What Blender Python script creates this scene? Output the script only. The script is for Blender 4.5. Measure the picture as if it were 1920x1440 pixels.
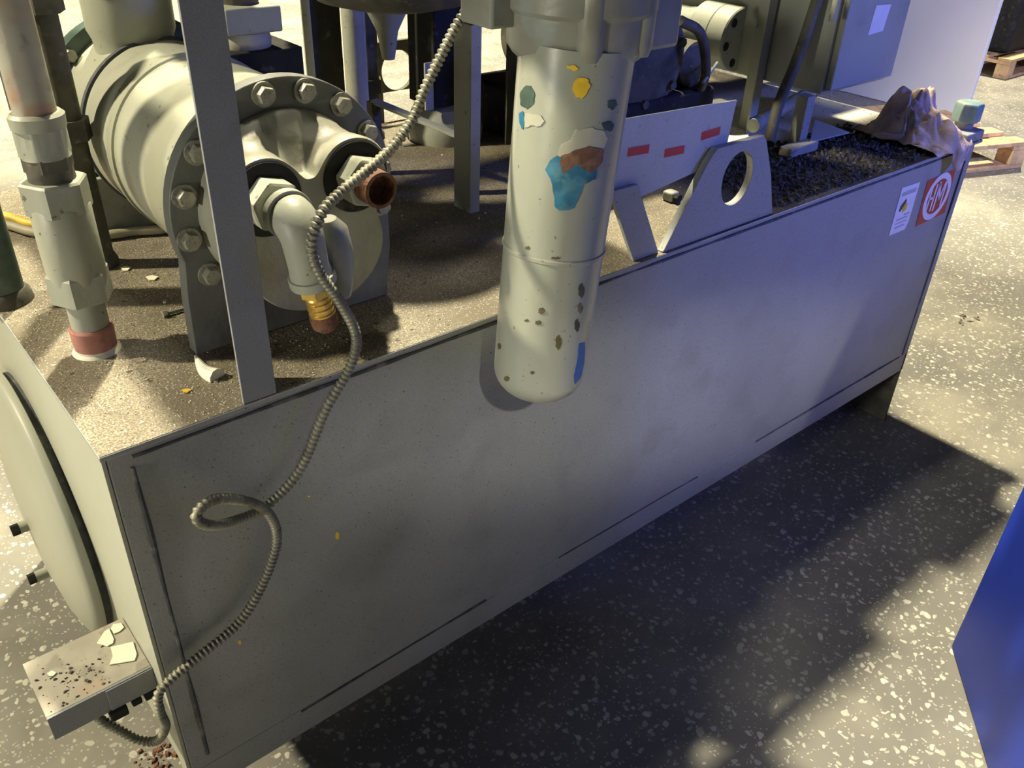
import bpy, bmesh, math, random
from mathutils import Vector, Matrix, noise

# ------------------------------------------------------------------ clear
for o in list(bpy.data.objects): bpy.data.objects.remove(o)
sc = bpy.context.scene
COL = sc.collection
rnd = random.Random(7)

# ------------------------------------------------------------------ camera
FPX = 1625.0
X_ = Vector((2260, -955, FPX)).normalized()
D_ = Vector((-100, 2530, FPX)).normalized()
D_ = (D_ - X_ * D_.dot(X_)).normalized()
Z_ = -D_
Y_ = Z_.cross(X_)
CAM = Vector((-0.1538726, -0.88196911, 1.45774282))
cam = bpy.data.cameras.new('camera')
cam.sensor_width = 36.0
cam.lens = FPX * 36.0 / 1920.0
cam.clip_start = 0.02
cam_o = bpy.data.objects.new('camera', cam)
COL.objects.link(cam_o)
sc.camera = cam_o
# columns of the camera's rotation: its right, its up and its back, in world axes
right = Vector((X_[0], Y_[0], Z_[0])); down = Vector((X_[1], Y_[1], Z_[1])); fwd = Vector((X_[2], Y_[2], Z_[2]))
Mx = Matrix((right, -down, -fwd)).transposed().to_4x4()
Mx.translation = CAM
cam_o.matrix_world = Mx

def pt(px, py, axis, val):
    """point of the photograph's ray (px, py) on the world plane axis = val"""
    c = Vector((px - 960, py - 720, FPX))
    r = Vector((X_.dot(c), Y_.dot(c), Z_.dot(c)))
    i = 'xyz'.index(axis)
    return CAM + r * ((val - CAM[i]) / r[i])

# ------------------------------------------------------------------ world, lamps, exposure
w = bpy.data.worlds.new('world'); sc.world = w; w.use_nodes = True
bg = w.node_tree.nodes['Background']
bg.inputs[0].default_value = (0.36, 0.42, 0.62, 1)
bg.inputs[1].default_value = 0.016
sc.view_settings.view_transform = 'Standard'
sc.view_settings.look = 'None'
sc.view_settings.gamma = 1
sc.view_settings.use_curve_mapping = False
sc.view_settings.exposure = 0.0

def lamp(name, pos, aim, size, power, color, size_y=None, cone=None):
    l = bpy.data.lights.new(name, 'SPOT' if cone else 'AREA')
    l.energy = power; l.color = color
    if cone: l.spot_size = math.radians(cone); l.spot_blend = 1.0 if cone in (50, 21, 28) else .35; l.shadow_soft_size = size / 2
    elif size_y: l.shape = 'RECTANGLE'; l.size = size; l.size_y = size_y
    else: l.shape = 'DISK'; l.size = size
    o = bpy.data.objects.new(name, l); COL.objects.link(o)
    o.location = pos
    o.rotation_euler = (Vector(aim) - Vector(pos)).to_track_quat('-Z', 'Y').to_euler()
    return o
WARM = (1.0, 0.89, 0.62)
lamp('high_bay_lamp', (1.9, 2.6, 7.0), (1.2, 0.0, 0.5), 0.28, 5700, WARM, cone=54)
lamp('high_bay_lamp_near', (1.25, 1.35, 6.6), (1.0, 0.2, 0.5), 0.5, 310, (1.0, 0.93, 0.78), cone=60)
lamp('high_bay_lamp_side', (-4.2, 3.2, 5.2), (0.3, 0.3, 0.8), 0.35, 3500, WARM, cone=52)
lamp('high_bay_lamp_back', (2.4, 7.2, 6.0), (2.4, 7.2, 0.0), 0.4, 10500, WARM, cone=78)
lamp('high_bay_lamp_right', (8.2, 2.4, 6.0), (7.9, 2.2, 0.0), 0.4, 4600, WARM, cone=78)
lamp('blue_spot', (2.9, -1.9, 1.7), (1.70, 0.05, 1.10), 0.6, 230, (0.14, 0.20, 1.0), cone=50)  # blue spot added for an unseen source, aimed at the tank's upper right
lamp('blue_panel_fill', (2.8, -3.6, 3.2), (5.5, 2.1, 1.0), 0.7, 1800, (0.38, 0.42, 1.0), cone=34)  # added spot that turns the white panel lavender
lamp('grey_fill', (-0.6, -4.6, 2.6), (0.9, 0.0, 0.5), 1.6, 5.5, (0.70, 0.80, 1.0), 1.2)  # added soft fill from in front of the tank
lamp('left_fill_spot', (-4.0, -0.42, 1.32), (0.85, -0.03, 0.84), 0.35, 430, (1.0, 0.95, 0.80), cone=21)  # added low spot, brightens the filter and elbow from the left
# added spot with an oval cone, lays a pale band across the tank face
sl = lamp('band_spot', (-0.8, -3.2, 3.3), (1.20, 0.0, 0.47), 0.10, 350, (1.0, 0.94, 0.86), cone=28)
_z = (Vector((-0.8, -3.2, 3.3)) - Vector((1.20, 0.0, 0.47))).normalized()
_x = Vector((1, 0, -.27)); _x = (_x - _z * _x.dot(_z)).normalized(); _y = _z.cross(_x)
sl.rotation_euler = Matrix((_x, _y, _z)).transposed().to_euler()
sl.scale = (1, .19, 1)

# ------------------------------------------------------------------ materials
def nmat(name, base, rough=0.5, metal=0.0, mott=0.0, mscale=6.0, layers=(), bump=0.0, bscale=60.0, spec=0.5, grain=0.0, gscale=900.0, coat=0.0):
    """painted / dirty surface: base colour, soft mottling, then layers of (scale, lo, hi, colour, amount[, detail])"""
    m = bpy.data.materials.new(name); m.use_nodes = True
    nt = m.node_tree; N = nt.nodes; L = nt.links
    b = N['Principled BSDF']
    tc = N.new('ShaderNodeTexCoord')
    b.inputs['Roughness'].default_value = rough
    b.inputs['Metallic'].default_value = metal
    b.inputs['Specular IOR Level'].default_value = spec
    b.inputs['Coat Weight'].default_value = coat
    col = N.new('ShaderNodeRGB'); col.outputs[0].default_value = (*base, 1); cur = col.outputs[0]
    if mott:
        n = N.new('ShaderNodeTexNoise'); n.inputs['Scale'].default_value = mscale; n.inputs['Detail'].default_value = 4
        L.new(tc.outputs['Object'], n.inputs['Vector'])
        r = N.new('ShaderNodeMapRange'); r.inputs[1].default_value = .3; r.inputs[2].default_value = .7
        r.inputs[3].default_value = 1 - mott; r.inputs[4].default_value = 1 + mott
        L.new(n.outputs['Fac'], r.inputs[0])
        mx = N.new('ShaderNodeVectorMath'); mx.operation = 'SCALE'
        L.new(cur, mx.inputs[0]); L.new(r.outputs[0], mx.inputs['Scale']); cur = mx.outputs[0]
    for k, ly in enumerate(layers):
        sca, lo, hi, c, amt = ly[:5]
        n = N.new('ShaderNodeTexNoise'); n.inputs['Scale'].default_value = sca
        n.inputs['Detail'].default_value = ly[5] if len(ly) > 5 else 3
        mp = N.new('ShaderNodeMapping'); mp.inputs['Location'].default_value = (3.1 * k, 1.7 * k, 5.3 * k)
        L.new(tc.outputs['Object'], mp.inputs['Vector']); L.new(mp.outputs[0], n.inputs['Vector'])
        r = N.new('ShaderNodeMapRange'); r.inputs[1].default_value = lo; r.inputs[2].default_value = hi
        r.inputs[3].default_value = 0; r.inputs[4].default_value = amt
        L.new(n.outputs['Fac'], r.inputs[0])
        mi = N.new('ShaderNodeMix'); mi.data_type = 'RGBA'
        L.new(r.outputs[0], mi.inputs['Factor']); L.new(cur, mi.inputs['A']); mi.inputs['B'].default_value = (*c, 1)
        cur = mi.outputs['Result']
    if grain:
        n = N.new('ShaderNodeTexNoise'); n.inputs['Scale'].default_value = gscale; n.inputs['Detail'].default_value = 1
        L.new(tc.outputs['Object'], n.inputs['Vector'])
        r = N.new('ShaderNodeMapRange'); r.inputs[1].default_value = .25; r.inputs[2].default_value = .75
        r.inputs[3].default_value = 1 - grain; r.inputs[4].default_value = 1 + grain
        L.new(n.outputs['Fac'], r.inputs[0])
        mx = N.new('ShaderNodeVectorMath'); mx.operation = 'SCALE'
        L.new(cur, mx.inputs[0]); L.new(r.outputs[0], mx.inputs['Scale']); cur = mx.outputs[0]
    L.new(cur, b.inputs['Base Color'])
    if bump:
        n = N.new('ShaderNodeTexNoise'); n.inputs['Scale'].default_value = bscale; n.inputs['Detail'].default_value = 5
        L.new(tc.outputs['Object'], n.inputs['Vector'])
        bp = N.new('ShaderNodeBump'); bp.inputs['Strength'].default_value = bump; bp.inputs['Distance'].default_value = 0.004
        L.new(n.outputs['Fac'], bp.inputs['Height']); L.new(bp.outputs[0], b.inputs['Normal'])
    return m

DK = (0.035, 0.035, 0.03)
M = {}
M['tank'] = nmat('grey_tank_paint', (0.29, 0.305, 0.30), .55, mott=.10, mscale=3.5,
                 layers=[(9, .52, .72, (.21, .21, .205), .45), (240, .70, .74, (.06, .06, .06), .8, 1), (1.6, .50, .75, (.34, .335, .31), .5)], grain=.10, gscale=420, bump=.06, bscale=200)
M['endpaint'] = nmat('cream_grey_end_paint', (0.335, 0.345, 0.285), .5, mott=.05, mscale=4, layers=[(30, .66, .74, (.3, .3, .24), .4)], bump=.04)
M['flange'] = nmat('dark_grey_flange_paint', (0.135, 0.142, 0.135), .5, mott=.2, mscale=10, layers=[(16, .5, .66, (.08, .08, .07), .7)], bump=.2, bscale=70)  # darker grey than the bonnet, with uneven patches
M['bonnet'] = nmat('cast_grey_paint', (0.27, 0.27, 0.215), .5, mott=.15, mscale=9, layers=[(12, .52, .66, (.15, .14, .11), .6)], bump=.25, bscale=70)
M['paint'] = nmat('grey_green_paint', (0.32, 0.335, 0.28), .48, mott=.10, mscale=7,
                  layers=[(14, .55, .70, (.20, .20, .16), .6), (90, .66, .72, (.08, .07, .05), .8)], bump=.12, bscale=90)
M['shell'] = nmat('dusty_grey_green_paint', (0.33, 0.34, 0.275), .42, mott=.12, mscale=6,
                  layers=[(8, .56, .68, (.22, .21, .17), .6), (70, .68, .73, (.09, .08, .06), .8)], bump=.15, bscale=50)
M['dirty'] = nmat('oily_and_shaded_dark_green_paint', (0.10, 0.095, 0.072), .65, spec=.3, mott=.3, mscale=12,
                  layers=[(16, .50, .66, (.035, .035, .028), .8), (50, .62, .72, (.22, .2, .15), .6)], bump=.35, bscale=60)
M['black'] = nmat('oily_black_steel', (0.02, 0.02, 0.018), .75, spec=.2, mott=.3, mscale=20, layers=[(40, .6, .72, (.08, .075, .06), .7)], bump=.3)
M['bolt'] = nmat('dull_bolt_steel', (0.30, 0.30, 0.25), .42, .35, mott=.2, mscale=80, layers=[(200, .55, .7, (.1, .07, .05), .6)])
M['rust'] = nmat('rusty_steel', (0.19, 0.085, 0.045), .75, mott=.3, mscale=60, layers=[(150, .5, .65, (.07, .03, .02), .8)], bump=.5, bscale=300)
M['rustpipe'] = nmat('grey_pipe_with_rust', (0.36, 0.35, 0.29), .5, mott=.12, mscale=12,
                     layers=[(11, .55, .66, (.36, .16, .08), .75), (30, .60, .72, (.12, .10, .08), .6)], bump=.15, bscale=80)
M['brass'] = nmat('brass', (0.72, 0.50, 0.14), .38, .75, mott=.15, mscale=70, layers=[(120, .6, .7, (.3, .2, .08), .6)])
M['seam'] = nmat('dark_weld_dirt', (0.055, 0.058, 0.062), .7, mott=.4, mscale=40, layers=[(30, .55, .7, (.16, .17, .17), .8)], bump=.5)
M['post'] = nmat('grey_post_paint', (0.22, 0.235, 0.255), .55, mott=.08, mscale=10, layers=[(26, .55, .75, (.2, .19, .17), .5)], grain=.12, gscale=420, bump=.08)
M['lightplate'] = nmat('pale_grey_panel_paint', (0.42, 0.44, 0.43), .5, mott=.07, mscale=9, layers=[(60, .66, .74, (.2, .2, .2), .5)], grain=.08, gscale=420)
M['white'] = nmat('white_cabinet_paint', (0.74, 0.74, 0.72), .5, mott=.03, mscale=3, layers=[(5, .68, .74, (.4, .4, .4), .4)])
M['cabgreen'] = nmat('grey_green_cabinet_paint', (0.36, 0.38, 0.31), .5, mott=.1, mscale=6, layers=[(9, .56, .72, (.2, .21, .17), .5)])
M['blue'] = nmat('bright_blue_paint', (0.010, 0.030, 0.30), .5, mott=.06, mscale=5, grain=.08, gscale=300)
M['can'] = nmat('hammered_grey_filter_paint', (0.345, 0.365, 0.31), .30, mott=.07, mscale=9,
                layers=[(13, .60, .72, (.30, .33, .31), .6), (150, .73, .76, (.16, .12, .06), .8, 1)], bump=.25, bscale=16, coat=.15)
M['canhead'] = nmat('oily_grey_filter_head', (0.25, 0.26, 0.225), .36, mott=.15, mscale=14,
                    layers=[(20, .52, .66, (.20, .20, .16), .6), (12, .60, .68, (.30, .36, .36), .6)], bump=.3, bscale=24)
M['teal'] = nmat('old_teal_paint', (0.03, 0.17, 0.30), .4, mott=.35, mscale=40, layers=[(60, .5, .62, (.10, .25, .32), .7)])
M['darkgreen'] = nmat('old_green_underpaint', (0.06, 0.10, 0.085), .4, mott=.3, mscale=50)
M['primer'] = nmat('brown_primer', (0.15, 0.075, 0.045), .6, mott=.3, mscale=60, layers=[(80, .5, .65, (.3, .17, .11), .6)])
M['oldgrey'] = nmat('pale_grey_underpaint', (0.46, 0.46, 0.38), .4, mott=.08, mscale=30)
M['brownspot'] = nmat('olive_brown_chip', (0.10, 0.085, 0.04), .6, mott=.2, mscale=80)
M['deepblue'] = nmat('old_blue_paint', (0.03, 0.10, 0.36), .4, mott=.2, mscale=50)
M['yellow'] = nmat('yellow_paint', (0.78, 0.52, 0.03), .5, mott=.1, mscale=90)
M['red'] = nmat('faded_red_sticker', (0.48, 0.035, 0.03), .5, mott=.12, mscale=40)
M['stickerwhite'] = nmat('white_sticker', (0.80, 0.78, 0.80), .45, mott=.04, mscale=30)
M['stickergrey'] = nmat('grey_print', (0.42, 0.41, 0.46), .5)
M['stickerblack'] = nmat('black_print', (0.03, 0.03, 0.05), .5)
M['pink'] = nmat('red_primer_base', (0.36, 0.16, 0.13), .5, mott=.2, mscale=40, layers=[(60, .55, .7, (.2, .07, .05), .5)])
M['wood'] = nmat('pallet_wood', (0.62, 0.42, 0.20), .75, mott=.25, mscale=14, layers=[(30, .55, .7, (.25, .17, .1), .6)], bump=.3, bscale=120)
M['rag'] = nmat('oily_brown_rag', (0.60, 0.46, 0.36), .9, mott=.35, mscale=14, layers=[(12, .55, .66, (.06, .055, .045), .85), (24, .6, .7, (.45, .31, .25), .5)], bump=.4, bscale=260)
M['hosegrey'] = nmat('grey_hose', (0.28, 0.26, 0.18), .6, mott=.2, mscale=30)
M['hoseyellow'] = nmat('yellow_hose', (0.60, 0.38, 0.04), .55, mott=.35, mscale=14, layers=[(20, .5, .65, (.12, .09, .03), .7)])
M['conduit'] = nmat('dusty_steel_conduit', (0.235, 0.23, 0.175), .5, .3, mott=.25, mscale=30, layers=[(60, .52, .68, (.08, .075, .06), .7)])
M['flake'] = nmat('cream_paint_flake', (0.78, 0.76, 0.58), .5, mott=.06, mscale=40)
M['debris'] = nmat('dark_swarf', (0.055, 0.05, 0.04), .7, mott=.6, mscale=60, layers=[(40, .58, .68, (.20, .19, .15), .8)], bump=.4)
M['white_deb'] = nmat('pale_debris', (0.42, 0.40, 0.32), .6, mott=.3, mscale=70)
M['putty'] = nmat('white_sealant', (0.62, 0.60, 0.50), .5, mott=.2, mscale=40)
M['capteal'] = nmat('chipped_teal_cap_paint', (0.22, 0.34, 0.33), .4, mott=.2, mscale=20, layers=[(14, .5, .6, (.45, .45, .32), .8)])

def terrazzo():
    m = bpy.data.materials.new('terrazzo'); m.use_nodes = True
    nt = m.node_tree; N = nt.nodes; L = nt.links; b = N['Principled BSDF']
    tc = N.new('ShaderNodeTexCoord')
    wn = N.new('ShaderNodeTexNoise'); wn.inputs['Scale'].default_value = 34; wn.inputs['Detail'].default_value = 2
    L.new(tc.outputs['Object'], wn.inputs['Vector'])
    sub = N.new('ShaderNodeVectorMath'); sub.operation = 'SUBTRACT'; sub.inputs[1].default_value = (.5, .5, .5)
    L.new(wn.outputs['Color'], sub.inputs[0])
    scl = N.new('ShaderNodeVectorMath'); scl.operation = 'SCALE'; scl.inputs['Scale'].default_value = .028
    L.new(sub.outputs[0], scl.inputs[0])
    add = N.new('ShaderNodeVectorMath'); L.new(tc.outputs['Object'], add.inputs[0]); L.new(scl.outputs[0], add.inputs[1])
    def math_(op, a, bb=None, c=None):
        n = N.new('ShaderNodeMath'); n.operation = op
        for i, v in enumerate((a, bb, c)):
            if v is None: continue
            if isinstance(v, (int, float)): n.inputs[i].default_value = v
            else: L.new(v, n.inputs[i])
        return n.outputs[0]
    def chips(scale, keep, smin, smax):
        v = N.new('ShaderNodeTexVoronoi'); v.voronoi_dimensions = '2D'; v.inputs['Scale'].default_value = scale
        L.new(add.outputs[0], v.inputs['Vector'])
        sp = N.new('ShaderNodeSeparateColor'); L.new(v.outputs['Color'], sp.inputs[0])
        size = N.new('ShaderNodeMapRange'); size.inputs[1].default_value = keep; size.inputs[2].default_value = 1
        size.inputs[3].default_value = smin; size.inputs[4].default_value = smax
        L.new(sp.outputs[0], size.inputs[0])
        k = math_('GREATER_THAN', sp.outputs[0], keep)
        d = math_('SUBTRACT', size.outputs[0], v.outputs['Distance'])
        s = N.new('ShaderNodeMapRange'); s.inputs[1].default_value = 0; s.inputs[2].default_value = .05
        L.new(d, s.inputs[0])
        return math_('MULTIPLY', s.outputs[0], k), sp.outputs[1]
    a, ca = chips(62, .74, .20, .40)
    a2, cb = chips(36, .90, .20, .32)
    a3, cc = chips(125, .74, .18, .34)
    a3 = math_('MULTIPLY', a3, .75)
    mask = math_('MAXIMUM', math_('MAXIMUM', a, a2), a3)
    # polished patches show the chips, dust veils them elsewhere
    dn = N.new('ShaderNodeTexNoise'); dn.inputs['Scale'].default_value = 2.2; dn.inputs['Detail'].default_value = 5; dn.inputs['Roughness'].default_value = .6
    L.new(tc.outputs['Object'], dn.inputs['Vector'])
    sx = N.new('ShaderNodeSeparateXYZ'); L.new(tc.outputs['Object'], sx.inputs[0])
    far = N.new('ShaderNodeMapRange'); far.inputs[1].default_value = -.35; far.inputs[2].default_value = .6; far.inputs[3].default_value = -.05; far.inputs[4].default_value = .24
    L.new(sx.outputs[1], far.inputs[0])
    dsum = math_('ADD', dn.outputs['Fac'], far.outputs[0])
    dust = N.new('ShaderNodeMapRange'); dust.inputs[1].default_value = .40; dust.inputs[2].default_value = .70; dust.inputs[3].default_value = .22; dust.inputs[4].default_value = .80
    L.new(dsum, dust.inputs[0])
    # base
    bn = N.new('ShaderNodeTexNoise'); bn.inputs['Scale'].default_value = 5; bn.inputs['Detail'].default_value = 8
    L.new(tc.outputs['Object'], bn.inputs['Vector'])
    br = N.new('ShaderNodeMix'); br.data_type = 'RGBA'; br.inputs['A'].default_value = (.085, .088, .088, 1); br.inputs['B'].default_value = (.16, .158, .145, 1)
    L.new(bn.outputs['Fac'], br.inputs['Factor'])
    cr = N.new('ShaderNodeMix'); cr.data_type = 'RGBA'; cr.inputs['A'].default_value = (.60, .59, .50, 1); cr.inputs['B'].default_value = (.36, .36, .33, 1)
    L.new(ca, cr.inputs['Factor'])
    mm = N.new('ShaderNodeMix'); mm.data_type = 'RGBA'
    L.new(mask, mm.inputs['Factor']); L.new(br.outputs['Result'], mm.inputs['A']); L.new(cr.outputs['Result'], mm.inputs['B'])
    dc = N.new('ShaderNodeMix'); dc.data_type = 'RGBA'; dc.inputs['A'].default_value = (.29, .27, .215, 1); dc.inputs['B'].default_value = (.41, .38, .295, 1)
    L.new(bn.outputs['Fac'], dc.inputs['Factor'])
    md = N.new('ShaderNodeMix'); md.data_type = 'RGBA'
    L.new(dust.outputs[0], md.inputs['Factor']); L.new(mm.outputs['Result'], md.inputs['A']); L.new(dc.outputs['Result'], md.inputs['B'])
    L.new(md.outputs['Result'], b.inputs['Base Color'])
    rr = N.new('ShaderNodeMapRange'); rr.inputs[3].default_value = .38; rr.inputs[4].default_value = .7
    L.new(dust.outputs[0], rr.inputs[0]); L.new(rr.outputs[0], b.inputs['Roughness'])
    bp = N.new('ShaderNodeBump'); bp.inputs['Strength'].default_value = .15; bp.inputs['Distance'].default_value = .002
    L.new(bn.outputs['Fac'], bp.inputs['Height']); L.new(bp.outputs[0], b.inputs['Normal'])
    return m
M['floor'] = terrazzo()
M['dustshelf'] = nmat('dusty_shelf', (0.33, 0.31, 0.26), .75, mott=.12, mscale=20, layers=[(30, .56, .66, (.2, .18, .15), .6), (12, .66, .74, (.40, .24, .17), .5)], bump=.2, bscale=120)

def gritty_top():
    """tank top: grey paint under sand, dust and black oil (stains with their own shape), plus a lamplit patch in the colour"""
    m = bpy.data.materials.new('gritty_oily_top'); m.use_nodes = True
    nt = m.node_tree; N = nt.nodes; L = nt.links; b = N['Principled BSDF']
    tc = N.new('ShaderNodeTexCoord')
    def noise_(s, d=4, loc=(0, 0, 0)):
        mp = N.new('ShaderNodeMapping'); mp.inputs['Location'].default_value = loc
        L.new(tc.outputs['Object'], mp.inputs['Vector'])
        n = N.new('ShaderNodeTexNoise'); n.inputs['Scale'].default_value = s; n.inputs['Detail'].default_value = d
        L.new(mp.outputs[0], n.inputs['Vector']); return n.outputs['Fac']
    def rng(v, lo, hi, a=0, bb=1):
        r = N.new('ShaderNodeMapRange'); r.inputs[1].default_value = lo; r.inputs[2].default_value = hi; r.inputs[3].default_value = a; r.inputs[4].default_value = bb
        L.new(v, r.inputs[0]); return r.outputs[0]
    def mix(f, A, B):
        n = N.new('ShaderNodeMix'); n.data_type = 'RGBA'; L.new(f, n.inputs['Factor'])
        for k, v in (('A', A), ('B', B)):
            if isinstance(v, tuple): n.inputs[k].default_value = (*v, 1)
            else: L.new(v, n.inputs[k])
        return n.outputs['Result']
    c = mix(rng(noise_(7), .35, .65), (.12, .10, .065), (.27, .24, .175))
    c = mix(rng(noise_(420, 1), .42, .62), c, (.10, .085, .06))
    # lamplight on the middle of the front edge, put into the colour
    sx = N.new('ShaderNodeSeparateXYZ'); L.new(tc.outputs['Object'], sx.inputs[0])
    def box(v, lo, hi, soft=.04):
        a = rng(v, lo - soft, lo + soft); d = rng(v, hi - soft, hi + soft, 1, 0)
        k = N.new('ShaderNodeMath'); k.operation = 'MULTIPLY'; L.new(a, k.inputs[0]); L.new(d, k.inputs[1]); return k.outputs[0]
    pale = box(sx.outputs[0], .47, 1.25, .03)
    py_ = N.new('ShaderNodeMath'); py_.operation = 'MULTIPLY'; L.new(pale, py_.inputs[0]); L.new(box(sx.outputs[1], -.2, .17, .03), py_.inputs[1]); pale = py_.outputs[0]
    c = mix(pale, c, (.56, .56, .47))
    oil = N.new('ShaderNodeMath'); oil.operation = 'MULTIPLY'
    L.new(rng(noise_(3.2, 4, (1, 2, 0)), .36, .47), oil.inputs[0])
    band = rng(sx.outputs[0], .16, .34); inv = rng(pale, 0, 1, 1, 0); bm2 = N.new('ShaderNodeMath'); bm2.operation = 'MULTIPLY'; L.new(band, bm2.inputs[0]); L.new(inv, bm2.inputs[1]); L.new(bm2.outputs[0], oil.inputs[1])
    c = mix(rng(oil.outputs[0], 0, 1, 0, .88), c, (.03, .028, .022))
    c = mix(rng(noise_(80, 2, (5, 1, 0)), .68, .72), c, (.05, .04, .03))
    # bright grains
    v = N.new('ShaderNodeTexVoronoi'); v.voronoi_dimensions = '2D'; v.inputs['Scale'].default_value = 330
    L.new(tc.outputs['Object'], v.inputs['Vector'])
    sp = N.new('ShaderNodeSeparateColor'); L.new(v.outputs['Color'], sp.inputs[0])
    k = N.new('ShaderNodeMath'); k.operation = 'GREATER_THAN'; k.inputs[1].default_value = .85; L.new(sp.outputs[0], k.inputs[0])
    g = N.new('ShaderNodeMath'); g.operation = 'MULTIPLY'; L.new(k.outputs[0], g.inputs[0]); L.new(rng(v.outputs['Distance'], .18, .28, 1, 0), g.inputs[1])
    c = mix(g.outputs[0], c, (.62, .58, .44))
    L.new(c, b.inputs['Base Color'])
    L.new(rng(oil.outputs[0], 0, 1, .62, .3), b.inputs['Roughness'])
    bp = N.new('ShaderNodeBump'); bp.inputs['Strength'].default_value = .5; bp.inputs['Distance'].default_value = .003
    L.new(noise_(260, 4), bp.inputs['Height']); L.new(bp.outputs[0], b.inputs['Normal'])
    return m
M['top'] = gritty_top()

# ------------------------------------------------------------------ mesh helpers
class MB:
    def __init__(s): s.bm = bmesh.new()
    def box(s, a, b, rot=None, pivot=None):
        x0, y0, z0 = a; x1, y1, z1 = b
        vs = [Vector(p) for p in ((x0,y0,z0),(x1,y0,z0),(x1,y1,z0),(x0,y1,z0),(x0,y0,z1),(x1,y0,z1),(x1,y1,z1),(x0,y1,z1))]
        if rot is not None:
            pv = Vector(pivot) if pivot else (Vector(a) + Vector(b)) / 2
            vs = [pv + rot @ (v - pv) for v in vs]
        v = [s.bm.verts.new(p) for p in vs]
        for f in ((0,3,2,1),(4,5,6,7),(0,1,5,4),(1,2,6,5),(2,3,7,6),(3,0,4,7)): s.bm.faces.new([v[i] for i in f])
        return s
    def rings(s, rings, cap=True, closed=True):
        R = [[s.bm.verts.new(p) for p in r] for r in rings]
        n = len(R[0])
        for a, b in zip(R, R[1:]):
            for i in range(n if closed else n - 1):
                j = (i + 1) % n
                s.bm.faces.new((a[i], a[j], b[j], b[i]))
        if cap:
            s.bm.faces.new(list(reversed(R[0]))); s.bm.faces.new(R[-1])
        return s
    def lathe(s, o, ax, prof, n=40, cap=True, hexes=False, phase=0.0):
        """prof: list of (t along axis, radius[, sides]); sides=6 gives a hexagon section"""
        o = Vector(o); ax = Vector(ax).normalized()
        u = ax.orthogonal().normalized() if abs(ax.z) < .9 else Vector((1, 0, 0))
        u = (u - ax * u.dot(ax)).normalized(); v = ax.cross(u)
        rr = []
        for p in prof:
            t, r = p[0], p[1]; hx = len(p) > 2
            ring = []
            for i in range(n):
                a = 2 * math.pi * i / n + phase
                q = r
                if hx:
                    k = (a % (math.pi / 3)) - math.pi / 6
                    q = r * math.cos(math.pi / 6) / math.cos(k)
                    if len(p) > 3: q = min(q, p[3])
                ring.append(o + ax * t + u * (q * math.cos(a)) + v * (q * math.sin(a)))
            rr.append(ring)
        return s.rings(rr, cap)
    def tube(s, pts, r, n=12, cap=True):
        pts = [Vector(p) for p in pts]
        rad = r if callable(r) else (lambda i: r)
        T = [(pts[min(i + 1, len(pts) - 1)] - pts[max(i - 1, 0)]).normalized() for i in range(len(pts))]
        u = T[0].orthogonal().normalized(); rr = []
        for i, p in enumerate(pts):
            u = (u - T[i] * u.dot(T[i])).normalized(); v = T[i].cross(u); q = rad(i)
            rr.append([p + u * (q * math.cos(2 * math.pi * k / n)) + v * (q * math.sin(2 * math.pi * k / n)) for k in range(n)])
        return s.rings(rr, cap)
    def poly(s, outer, thick, place):
        """solid from a 2D outline: place(u, v, w) -> point, w in 0..thick"""
        a = [s.bm.verts.new(place(u, v, 0)) for u, v in outer]
        b = [s.bm.verts.new(place(u, v, thick)) for u, v in outer]
        n = len(a)
        s.bm.faces.new(a); s.bm.faces.new(list(reversed(b)))
        for i in range(n):
            j = (i + 1) % n; s.bm.faces.new((a[i], b[i], b[j], a[j]))
        return s
    def holed(s, outer, holes, thick, place):
        """plate with holes; triangulated faces"""
        for w in (0, thick):
            es = []
            for loop in [outer] + holes:
                vs = [s.bm.verts.new(place(u, v, w)) for u, v in loop]
                es += [s.bm.edges.new((vs[i], vs[(i + 1) % len(vs)])) for i in range(len(vs))]
            bmesh.ops.triangle_fill(s.bm, edges=es, use_beauty=True)
        for loop in [outer] + holes:
            vs = [s.bm.verts.new(place(u, v, 0)) for u, v in loop]; vt = [s.bm.verts.new(place(u, v, thick)) for u, v in loop]
            for i in range(len(vs)):
                j = (i + 1) % len(vs); s.bm.faces.new((vs[i], vs[j], vt[j], vt[i]))
        bmesh.ops.remove_doubles(s.bm, verts=s.bm.verts, dist=1e-6)
        return s
    def build(s, name, mat, parent=None, bevel=0.0, smooth=35, seg=2):
        me = bpy.data.meshes.new(name)
        off = Vector(parent.get('_org', (0, 0, 0))) if parent is not None else Vector((0, 0, 0))
        bmesh.ops.recalc_face_normals(s.bm, faces=s.bm.faces)
        if parent is None:
            xs = [v.co for v in s.bm.verts]
            lo = Vector((min(v.x for v in xs), min(v.y for v in xs), min(v.z for v in xs))); hi = Vector((max(v.x for v in xs), max(v.y for v in xs), max(v.z for v in xs)))
            off = Vector(((lo.x + hi.x) / 2, (lo.y + hi.y) / 2, lo.z))
        for v in s.bm.verts: v.co -= off
        s.bm.to_mesh(me); s.bm.free()
        o = bpy.data.objects.new(name, me); COL.objects.link(o)
        me.materials.append(M[mat] if isinstance(mat, str) else mat)
        if smooth:
            me.polygons.foreach_set('use_smooth', [True] * len(me.polygons))
            me.set_sharp_from_angle(angle=math.radians(smooth))
        if parent is None: o.location = off
        else: o.parent = parent
        o['_org'] = tuple(off)
        if bevel:
            md = o.modifiers.new('bevel', 'BEVEL'); md.width = bevel; md.segments = seg; md.limit_method = 'ANGLE'; md.angle_limit = math.radians(40)
            md.harden_normals = False
        return o

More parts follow.
